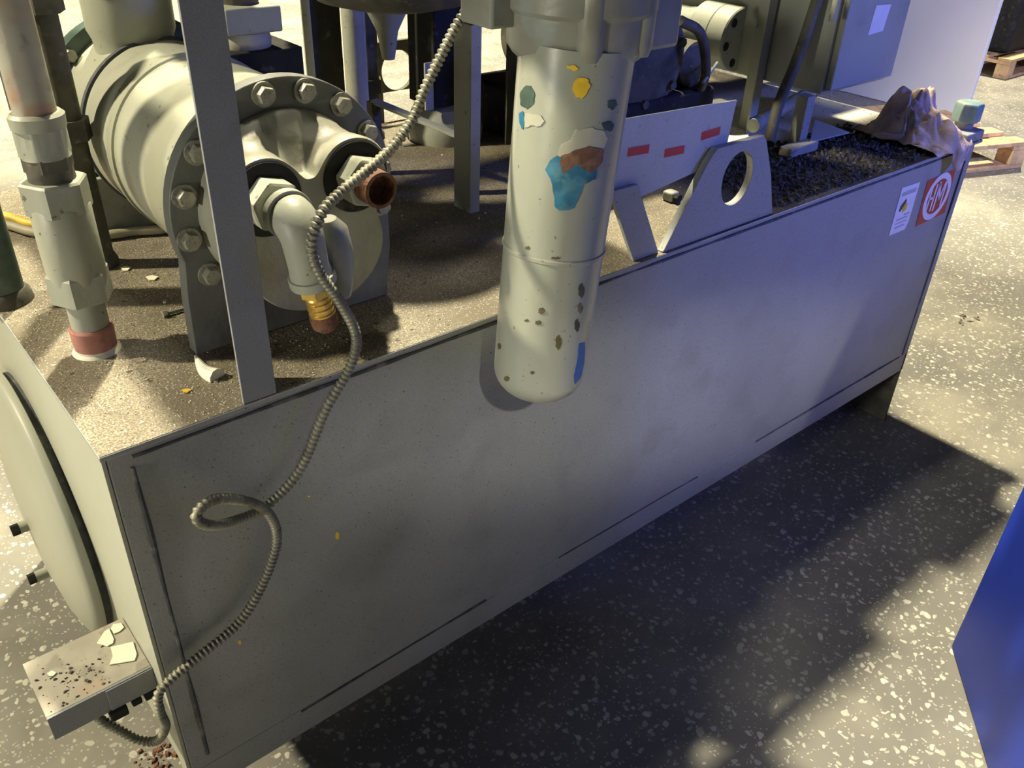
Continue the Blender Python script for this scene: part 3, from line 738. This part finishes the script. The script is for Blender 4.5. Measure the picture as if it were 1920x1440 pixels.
patch('bare_patch', [(1128, 232), (1140, 226), (1152, 232), (1148, 245), (1135, 246)], 'darkgreen')
patch('bare_patch', [(1140, 190), (1152, 186), (1158, 195), (1150, 206), (1140, 204)], 'darkgreen')
patch('yellow_splash', [(1074, 158), (1080, 148), (1090, 144), (1103, 150), (1106, 162), (1098, 178), (1090, 185), (1080, 180), (1073, 170)], 'yellow', .0014)
patch('yellow_splash', [(1062, 124), (1072, 121), (1086, 127), (1080, 133), (1066, 130)], 'yellow', .0014)
for (cx, cy, a, b) in ((1015, 583, 6, 6), (1009, 605, 6, 4), (987, 601, 4, 2), (1047, 642, 6, 14), (998, 699, 4, 3), (936, 649, 3, 6), (950, 710, 5, 5), (1088, 578, 5, 10), (1090, 545, 6, 14), (1082, 610, 5, 12), (957, 398, 0, 0), (989, 465, 4, 3), (1042, 484, 9, 2)):
    if a: patch('bare_spot', [(cx + a * math.cos(t * .785), cy + b * math.sin(t * .785)) for t in range(8)], 'brownspot' if cx < 1070 else 'dirty')
patch('bare_patch', [(1086, 645), (1097, 640), (1096, 680), (1090, 705), (1078, 722), (1076, 705), (1082, 680)], 'deepblue', .0008, 'blue underpaint streak')
# filter head
HC = Vector((.622, -.085, 0))
m = MB(); m.lathe((HC.x, HC.y, 1.228), (0, 0, 1), [(-.004, .072), (.003, .080), (.012, .086), (.05, .087), (.056, .093), (.3, .094)], 64); hd = m.build('filter_head', 'canhead', ft)
for a_ in (236, 292):
    a = math.radians(a_); c = HC + Vector((math.cos(a), math.sin(a), 0)) * .078
    m = MB(); m.lathe((c.x, c.y, 1.236), (0, 0, 1), [(0, .014), (.01, .017), (.05, .018), (.27, .018)], 20); m.build('head_rib', 'canhead', hd)
m = MB(); m.box((HC.x + .06, HC.y - .055, 1.232), (HC.x + .125, HC.y + .05, 1.50)); m.build('head_side_block', 'canhead', hd, bevel=.006, seg=3)
m = MB(); m.box((HC.x - .118, HC.y + .02, 1.262), (HC.x - .08, HC.y + .08, 1.50)); m.build('head_side_block', 'canhead', hd, bevel=.004, seg=3)

# ================================================================== ARMOURED CONDUIT
pts = [(905, -30, .0), (890, 0, .0), (855, 50, .0), (800, 160, -.005), (770, 230, -.01), (722, 290, -.015), (640, 360, -.03), (603, 400, -.04), (585, 460, -.045), (598, 510, -.045), (640, 570, -.04), (668, 632, -.035), (655, 690, -.028), (610, 770, -.022), (563, 880, -.018), (500, 948, -.014),
       (440, 977, -.030), (388, 984, -.055), (368, 965, -.062), (400, 937, -.050), (460, 940, -.036), (503, 962, -.030), (519, 1012, -.022), (495, 1090, -.018), (450, 1165, -.016), (380, 1225, -.016), (322, 1272, -.016),
       (297, 1302, -.018), (300, 1335, -.022), (310, 1362, -.012), (295, 1388, .01), (262, 1388, .03), (225, 1370, .045), (190, 1350, .055), (178, 1335, .058)]
CP = [pt(a, b, 'y', c) for a, b, c in pts]
Pp = spline(CP, .0011)
m = MB(); m.tube(Pp, lambda i: .0060 + .0012 * math.sin(i * 2 * math.pi / 6.0), 12)
cd = m.build('armoured_conduit', 'conduit', smooth=70); tag(cd, 'thin ribbed steel conduit hanging down the tank front with one loop', 'conduit')

# ================================================================== END BRACKET
bk = thing('end_bracket', 'short dark grey flat bracket sticking out from the lower left tank end', 'bracket', (-.07, .05, .42))
a = pt(88, 1350, 'y', .05); b = pt(276, 1251, 'y', .05); c = pt(108, 1386, 'y', .05); d = pt(294, 1291, 'y', .05)
SZ = a.z
m = MB(); m.box((a.x, .05, c.z), (.0018, .054, SZ)); m.build('bracket_bar', 'post', bk, bevel=.0006)
m = MB(); m.box((a.x, .0542, SZ - .004), (.0018, .166, SZ)); tag(m.build('bracket_shelf', 'dustshelf', bk, bevel=.0006), 'dusty top flange of the bracket')
m = MB(); m.box((a.x + .075, .0475, c.z + .002), (.0018, .0498, SZ - .001)); m.build('bracket_liner', 'post', bk, bevel=.0008)
m = MB(); m.box((-.067, .043, c.z - .016), (-.043, .066, c.z + .001)); m.build('clamp', 'black', bk, bevel=.002)
m = MB(); m.box((-.036, .045, c.z - .010), (-.022, .062, c.z + .001)); m.build('clamp', 'black', bk, bevel=.002)
m = MB(); m.box((-.018, .046, c.z - .013), (.001, .062, c.z + .001)); m.build('clamp', 'black', bk, bevel=.002)

# ================================================================== PUMP / MOTOR RIGHT OF FILTER
pu = thing('hydraulic_motor', 'pale motor with round six-bolt end flange behind the filter on the right', 'motor', (1.68, .62, T))
mc = Vector((1.690, .45, 1.045)); Rm = .074
m = MB(); m.lathe(mc, (0, 1, 0), [(0, Rm - .003), (.003, Rm), (.05, Rm), (.052, Rm - .002), (.054, Rm), (.11, Rm), (.115, .060), (.16, .052), (.40, .052)], 56); m.build('motor_body', 'paint', pu, smooth=40)
for k in range(6):
    a = math.radians(10 + 60 * k); c = mc + Vector((math.cos(a), 0, math.sin(a))) * .054
    m = MB(); m.lathe(c + Vector((0, -.0004, 0)), (0, 1, 0), [(0, .0105), (.001, .0105)], 20); m.build('bolt_recess', 'black', pu)
m = MB(); m.box((1.60, .70, T + .0005), (1.78, .84, .995)); m.build('motor_foot', 'dirty', pu, bevel=.004)
pp = thing('gear_pump', 'dark oily pump housing between hanging filter and pale motor', 'pump', (1.35, .6, T))
m = MB(); m.lathe((1.33, .40, 1.045), (0, 1, 0), [(0, .06), (.01, .105), (.04, .118), (.12, .118), (.14, .10), (.40, .10)], 48); m.build('pump_housing', 'dirty', pp)
m = MB(); m.box((1.13, .40, T + .0005), (1.56, .80, .965)); m.build('pump_base', 'black', pp, bevel=.012, seg=3)
m = MB(); m.box((1.17, .44, .966), (1.245, .70, 1.10)); m.build('side_block', 'dirty', pp, bevel=.008)
for k in range(6):
    a = math.radians(20 + 60 * k); hexhead('pump_bolt', Vector((1.33 + .090 * math.cos(a), .408, 1.045 + .090 * math.sin(a))), (0, -1, 0), .011, .012, pp, 'dirty')
m = MB(); m.lathe((1.50, .42, 1.015), (0, 1, 0), [(0, .035), (.008, .050), (.20, .050)], 36); m.build('pump_cover', 'dirty', pp)
m = MB(); m.tube(spline([(1.36, .37, 1.13), (1.42, .36, 1.10), (1.47, .37, 1.02), (1.50, .40, .968)], .01), .011, 14); m.build('pump_line', 'dirty', pp)
m = MB(); m.tube([pt(1318, 155, 'y', .36), pt(1345, 118, 'y', .39)], .0035, 8); m.build('control_lever', 'paint', pp)

# slanted hose and lit pipe stub
m = MB(); m.tube(spline([pt(1545, -40, 'y', .25), pt(1532, 0, 'y', .25), pt(1495, 110, 'y', .25), pt(1462, 190, 'y', .25), pt(1446, 250, 'y', .24), pt(1440, 282, 'y', .22)], .02), .0125, 16)
h = m.build('hydraulic_hose', 'dirty'); tag(h, 'dark slanting hose in front of the electrical cabinet', 'hose')
sp_ = thing('pipe_stub', 'short pale pipe with threaded end lying under the cabinet corner', 'pipe', (1.85, .38, .86))
a = pt(1412, 236, 'z', .872); b = pt(1520, 172, 'z', .885)
m = MB(); m.tube([a, b], .0165, 24); m.build('pipe_tube', 'paint', sp_)
dd = (b - a).normalized(); m = MB(); m.lathe(b, dd, [(0, .0165), (.004, .021), (.008, .017), (.012, .021), (.016, .017), (.020, .020), (.024, .012)], 24); m.build('threaded_end', 'bolt', sp_)

# ================================================================== ELECTRICAL CABINET
base = pt(1507, 280, 'z', T)
yc = base.y + .005
cor = pt(1538, 178, 'y', yc); rgt = pt(1660, 143, 'y', yc)
cb = thing('electrical_cabinet', 'grey-green electrical cabinet with white label on its door above the tank', 'cabinet', (cor.x, yc, T))
m = MB(); m.box((cor.x, yc, cor.z), (rgt.x, yc + .62, 1.495)); m.build('cabinet_body', 'cabgreen', cb, bevel=.003)
dr = MB(); dr.box((cor.x + .008, yc - .018, cor.z + .01), (rgt.x - .004, yc - .001, 1.485)); door = dr.build('door', 'cabgreen', cb, bevel=.004)
q = [pt(x, y, 'y', yc - .0185) for x, y in ((1643, 10), (1671, 8), (1655, 58), (1627, 66))]
MB().poly([(p.x, p.z) for p in q], .0006, XZ(yc - .019)).build('door_label', 'stickerwhite', door, smooth=0)
m = MB(); a = pt(1560, 40, 'y', yc - .02); m.lathe((a.x, yc - .020, a.z), (0, 0, 1), [(0, .008), (.25, .008)], 14); m.build('door_hinge', 'paint', door)
m = MB(); m.box((base.x - .012, yc + .004, T + .0005), (base.x + .018, yc + .034, cor.z - .001)); m.build('cabinet_leg', 'paint', cb, bevel=.001)
m = MB(); m.box((base.x - .012, yc + .54, T + .0005), (base.x + .018, yc + .57, cor.z - .001)); m.build('cabinet_leg', 'paint', cb, bevel=.001)
m = MB(); m.box((base.x - .09, yc - .03, T + .0005), (base.x + .018, yc + .003, T + .022)); m.build('foot_block', 'rustpipe', cb, bevel=.003)

# ================================================================== WHITE CABINET BEHIND
wc = thing('white_panel', 'tall plain white panel standing on the floor behind the tank at right', 'panel', (5.56, 2.1, 0))
m = MB(); m.box((5.55, 1.47, .001), (5.585, 2.75, 2.2)); m.build('panel_board', 'white', wc, bevel=.004)
for yy in (1.6, 2.55):
    m = MB(); m.box((5.586, yy, .001), (5.85, yy + .05, .05)); m.build('panel_foot', 'white', wc, bevel=.004)

# ================================================================== PALLETS AND FAR MACHINE
def pallet(name, label, x, y, rot, sx=1.2, sy=.8):
    t = thing(name, label, 'pallet', (x, y, 0), 'wooden pallets on the floor behind')
    t.rotation_euler = (0, 0, rot); t['_org'] = (0, 0, 0)
    for k in range(5):
        y0 = k * (sy - .1) / 4; m = MB(); m.box((0, y0, .122), (sx, y0 + .1, .144)); m.build('deck_board', 'wood', t, bevel=.003)
    for k in range(3):
        x0 = k * (sx - .1) / 2; m = MB(); m.box((x0, 0, .1), (x0 + .1, sy, .1215)); m.build('cross_board', 'wood', t, bevel=.002)
        for j in range(3):
            yy = j * (sy - .1) / 2; m = MB(); m.box((x0, yy, .0225), (x0 + .1, yy + .1, .0995)); m.build('block', 'wood', t, bevel=.003)
    for j in range(3):
        yy = j * (sy - .1) / 2; m = MB(); m.box((0, yy, 0.0005), (sx, yy + .1, .022)); m.build('bottom_board', 'wood', t, bevel=.002)
    return t
pallet('wooden_pallet', 'pale wooden pallet on floor just beyond the right end of tank', 3.80, 1.25, math.radians(-20))
PC = pt(1885, 150, 'z', 0)
pallet('wooden_pallet', 'farther wooden pallet near top right corner under dark machinery', PC.x, PC.y, 0)
mc_ = thing('dark_machine', 'dark machinery on the farther pallet at top right corner', 'machine', (PC.x + .6, PC.y + .4, .15))
m = MB(); m.box((PC.x + .12, PC.y + .1, .146), (PC.x + 1.1, PC.y + .75, .75)); m.build('machine_housing', 'black', mc_, bevel=.04, seg=3)
m = MB(); m.lathe((PC.x + .118, PC.y + .45, .52), (-1, 0, 0), [(0, .12), (.04, .14), (.08, .13), (.10, .06)], 36); m.build('machine_wheel', 'dirty', mc_)
m = MB(); m.tube([(PC.x + .05, PC.y + .62, .18), (PC.x + .06, PC.y + .5, .38), (PC.x + .10, PC.y + .36, .50)], .035, 14); m.build('machine_pipe', 'hosegrey', mc_)

# ================================================================== BLUE MACHINE COVER (foreground right)
Ab = pt(1780, 1205, 'z', 0); Bb = pt(1850, 1440, 'z', 0)
d1 = (Bb - Ab).normalized(); d2 = Vector((-d1.y, d1.x, 0)).normalized()
if d2.x < 0: d2 = -d2
bm_ = thing('blue_machine_cover', 'bright blue painted sheet-metal housing at the right edge of picture', 'machine cover', (Ab.x, Ab.y, 0))
fp = [Ab, Ab + d1 * .78, Ab + d1 * .80 + d2 * .02, Ab + d1 * .8 + d2 * .7, Ab + d2 * .7]
a0 = Ab + d1 * .012; a1 = Ab + d2 * .012
fp = [a0, Ab + d1 * .78, Ab + d1 * .78 + d2 * .7, Ab + d2 * .7, a1]
m = MB(); m.rings([[p + Vector((0, 0, .001)) for p in fp], [p + Vector((0, 0, 1.15)) for p in fp]]); m.build('cover_panel', 'blue', bm_, bevel=.006, seg=3)
m = MB(); fp2 = [Vector((p.x, p.y, 0)) + (Ab + d1 * .39 + d2 * .35 - p).normalized() * -.008 for p in fp]
m.rings([[p + Vector((0, 0, 1.151)) for p in fp2], [p + Vector((0, 0, 1.175)) for p in fp2]]); m.build('top_lid', 'blue', bm_, bevel=.004)

# ================================================================== RAG, CAP, HOSES, DEBRIS
def rag():
    bm = bmesh.new(); nx, ny = 70, 56
    vs = []
    for j in range(ny):
        row = []
        for i in range(nx):
            u = i / (nx - 1) * 2 - 1; v = j / (ny - 1) * 2 - 1
            w_ = Vector((u * 1.3 + 7, v * 1.3, 3.1))
            wx = noise.noise(w_ * 1.6) * .35; wy = noise.noise(w_ * 1.6 + Vector((9, 4, 1))) * .35
            r = math.sqrt(u * u + v * v)
            x = 1.975 + (u + wx * .5) * .105; y = .105 + (v + wy * .5) * .11 - .034 * max(0, -v - .35) * max(0, math.sin(3.14 * min(1, max(0, (u + .35) / 1.0)))) * 1.6
            ridge = 1 - abs(noise.noise(Vector((u * 1.5 + wx * 3, v * 1.5 + wy * 3, .4)))) * 2.6
            ridge2 = 1 - abs(noise.noise(Vector((u * 3.4 + 5, v * 3.1 + wx * 4, 1.9)))) * 2.4
            env = max(0, 1 - r ** 3.2)
            z = T + .008 + env * (.026 + .058 * max(0, ridge) * (1 + .5 * u + .4 * v) + .026 * max(0, ridge2)) + .008 * max(0, ridge2)
            if y < -.006:
                drop = (-.006 - y) * 1.5; y = -.012 - .006 * (1 + math.sin(u * 9)) ; z = T + .006 - drop
            row.append(bm.verts.new((x, y, z)))
        vs.append(row)
    for j in range(ny - 1):
        for i in range(nx - 1): bm.faces.new((vs[j][i], vs[j][i + 1], vs[j + 1][i + 1], vs[j + 1][i]))
    m = MB(); m.bm.free(); m.bm = bm
    o = m.build('rag', 'rag', smooth=80)
    sd = o.modifiers.new('thick', 'SOLIDIFY'); sd.thickness = .002; sd.offset = 1
    ss = o.modifiers.new('sub', 'SUBSURF'); ss.levels = 1; ss.render_levels = 1
    tag(o, 'crumpled dirty brown rag draped over the right end of tank top', 'rag')
rag()
cp = thing('breather_cap', 'chipped teal and cream breather cap at the right corner of tank top', 'cap', (2.090, .040, T + .0245))
m = MB(); m.lathe((2.090, .040, T + .0245), (0, 0, 1), [(0, .022), (.022, .022)], 32); m.build('cap_neck', 'tank', cp)
m = MB(); m.lathe((2.090, .040, T + .040), (0, 0, 1), [(0, .030), (.003, .034, 6), (.040, .034, 6), (.046, .031, 6)], 24); m.build('cap_head', 'capteal', cp, bevel=.002)

for (nm, lab, mat, dz, off, r) in (('yellow_hose', 'worn yellow hose lying across tank top behind the riser pipe', 'hoseyellow', .010, 0, .0075), ('grey_hose', 'grey hose lying beside the yellow one on tank top', 'hosegrey', .010, 15, .0080)):
    P = [pt(x, y + off, 'z', T + dz) for x, y in ((-40, 392), (20, 408), (75, 422), (190, 426), (250, 418), (320, 412))]
    P.append(P[-1] + Vector((.18, -.01, 0)))
    m = MB(); m.tube(spline(P, .02), r, 14); o = m.build(nm, mat); tag(o, lab, 'hose')

# loose flakes of paint on the floor
def flake(name, px, z, mat, label, cat, group=None, th=.0015):
    P = [pt(x, y, 'z', z) for x, y in px]
    m = MB(); c = sum(P, Vector()) / len(P)
    m.poly([(p.x, p.y) for p in P], th, lambda u, v, w_: Vector((u, v, z + .0008 + w_)))
    o = m.build(name, mat, smooth=0); tag(o, label, cat, group); return o
flake('paint_flake', [(208, 1215), (250, 1205), (257, 1228), (253, 1240), (206, 1248), (212, 1232)], SZ, 'flake', 'largest cream paint flake on the bracket shelf beside the tank end', 'paint flake', 'cream paint flakes by the tank end')
flake('paint_flake', [(182, 1208), (196, 1186), (205, 1180), (214, 1200), (212, 1208), (202, 1213)], SZ, 'flake', 'pointed cream paint flake on the bracket shelf left of the largest one', 'paint flake', 'cream paint flakes by the tank end')
flake('paint_flake', [(208, 1180), (213, 1172), (228, 1170), (233, 1178), (224, 1186), (214, 1190)], SZ, 'flake', 'rounded cream paint flake nearest the round end cover', 'paint flake', 'cream paint flakes by the tank end')
flake('paint_chip', [(89, 1264), (98, 1259), (106, 1263), (100, 1269), (91, 1269)], SZ, 'flake', 'tiny pale chip in the dirt pile left of the bracket', 'paint flake')

def scatter(name, mat, label, region, z, n, smin, smax, seed, kind='stuff', flat=.4):
    rr_ = random.Random(seed); m = MB()
    for _ in range(n):
        x, y = region(rr_)
        s_ = smin + (smax - smin) * rr_.random() ** 3
        a = rr_.random() * 6.28; k = rr_.randint(4, 6)
        pts_ = []
        e = .4 + .6 * rr_.random()
        base_ = [Vector((math.cos(a + 6.28 * i / k) * s_ * (.7 + .5 * rr_.random()), e * math.sin(a + 6.28 * i / k) * s_ * (.7 + .5 * rr_.random()), 0)) for i in range(k)]
        h = s_ * flat * (.4 + rr_.random()); rot = Matrix.Rotation(rr_.random() * 6.28, 3, 'Z')
        lo = [rot @ p + Vector((x, y, z + .0003)) for p in base_]; hi = [rot @ (p * .6) + Vector((x, y, z + h + .0006)) for p in base_]
        m.rings([lo, hi])
    o = m.build(name, mat, smooth=0); tag(o, label, 'debris', kind=kind); return o
scatter('swarf', 'debris', 'heap of dark swarf and dirt on the right half of tank top', lambda r: (1.29 + .66 * r.random(), .012 + .26 * r.random() ** 1.3), T, 5200, .0012, .0085, 3, flat=.75)
scatter('grit', 'white_deb', 'pale grit and paint crumbs scattered on the tank top', lambda r: (.01 + 1.9 * r.random(), .005 + .7 * r.random() ** 1.5), T, 420, .0008, .0042, 5)
scatter('sand', 'white_deb', 'sand grains thick on the left front corner of tank top', lambda r: (.02 + .35 * r.random(), .004 + .5 * r.random()), T, 900, .0005, .0016, 6, flat=.8)
scatter('dirt', 'debris', 'small pile of dirt and chips on the bracket shelf at the tank end', lambda r: (-.085 + max(-.045, min(.07, r.gauss(0, .026))), .095 + max(-.035, min(.065, r.gauss(0, .022)))), SZ, 110, .0006, .0042, 8)
scatter('dirt', 'rust', 'rusty crumbs on the floor under the tank foot at bottom left', lambda r: (pt(290 + r.gauss(0, 22), 1425 + r.gauss(0, 16), 'z', 0).x, pt(290 + r.gauss(0, 22), 1425 + r.gauss(0, 16), 'z', 0).y), 0, 90, .001, .009, 9)
scatter('crumbs', 'debris', 'few dark crumbs on the pale floor to the right of the tank', lambda r: (pt(1815, 600, 'z', 0).x + r.gauss(0, .035), pt(1815, 600, 'z', 0).y + r.gauss(0, .02)), 0, 14, .004, .016, 12)
# drip of sealant by the exchanger foot
P = [pt(367, 668, 'z', T + .002), pt(378, 688, 'z', T + .002), (pt(390, 700, 'z', T + .002)), pt(408, 708, 'z', T + .002)]
m = MB(); m.tube(spline(P, .004), lambda i: .0022 + .0006 * i, 10); o = m.build('sealant_drip', 'putty'); tag(o, 'pale sealant drip on tank top in front of the exchanger foot', 'drip')
# small screw and flakes on the top
m = MB(); a = pt(305, 590, 'z', T + .004); b = pt(330, 583, 'z', T + .004); m.lathe(a, (b - a), [(0, .006, 6), (.006, .006, 6)], 18); m.lathe(a + (b - a).normalized() * .006, (b - a), [(0, .0028), ((b - a).length + .012, .0025)], 12)
o = m.build('loose_bolt', 'bolt'); tag(o, 'small loose bolt on tank top between riser and exchanger foot', 'bolt')
flake('paint_chip', [(226, 503), (236, 501), (246, 503), (240, 509), (232, 509)], T, 'flake', 'upper of two pale chips on tank top right of riser', 'paint flake', 'pale chips right of the riser')
flake('paint_chip', [(274, 521), (286, 518), (297, 521), (290, 527), (280, 527)], T, 'flake', 'lower of two pale chips on tank top right of riser', 'paint flake', 'pale chips right of the riser')
flake('paint_chip', [(342, 733), (352, 731), (360, 733), (352, 738), (344, 737)], T, 'hoseyellow', 'tan chip on the sandy left front of tank top', 'paint flake')
# triangular offcut on the swarf
m = MB(); q = [pt(1518, 268, 'z', T + .02), pt(1528, 226, 'z', T + .03), pt(1592, 250, 'z', T + .022)]
m.rings([[p for p in q], [p + Vector((0, 0, .003)) for p in q]]); o = m.build('sheet_offcut', 'lightplate', smooth=0); tag(o, 'triangular grey sheet offcut lying on the dark swarf', 'offcut')
# small clamp block visible through the lug's triangle
ck = thing('hose_clamp', 'small dirty clamp seen through the triangular gap beside lug', 'clamp', (1.2, .12, T))
a = pt(1262, 378, 'z', T)
m = MB(); m.box((a.x - .012, a.y - .004, T + .0005), (a.x + .012, a.y + .02, T + .02)); m.build('clamp_block', 'paint', ck, bevel=.004)
m = MB(); m.lathe((a.x, a.y - .005, T + .010), (0, -1, 0), [(0, .009, 6), (.01, .009, 6)], 18); m.build('clamp_nut', 'black', ck)

for o in bpy.data.objects:
    if '_org' in o: del o['_org']
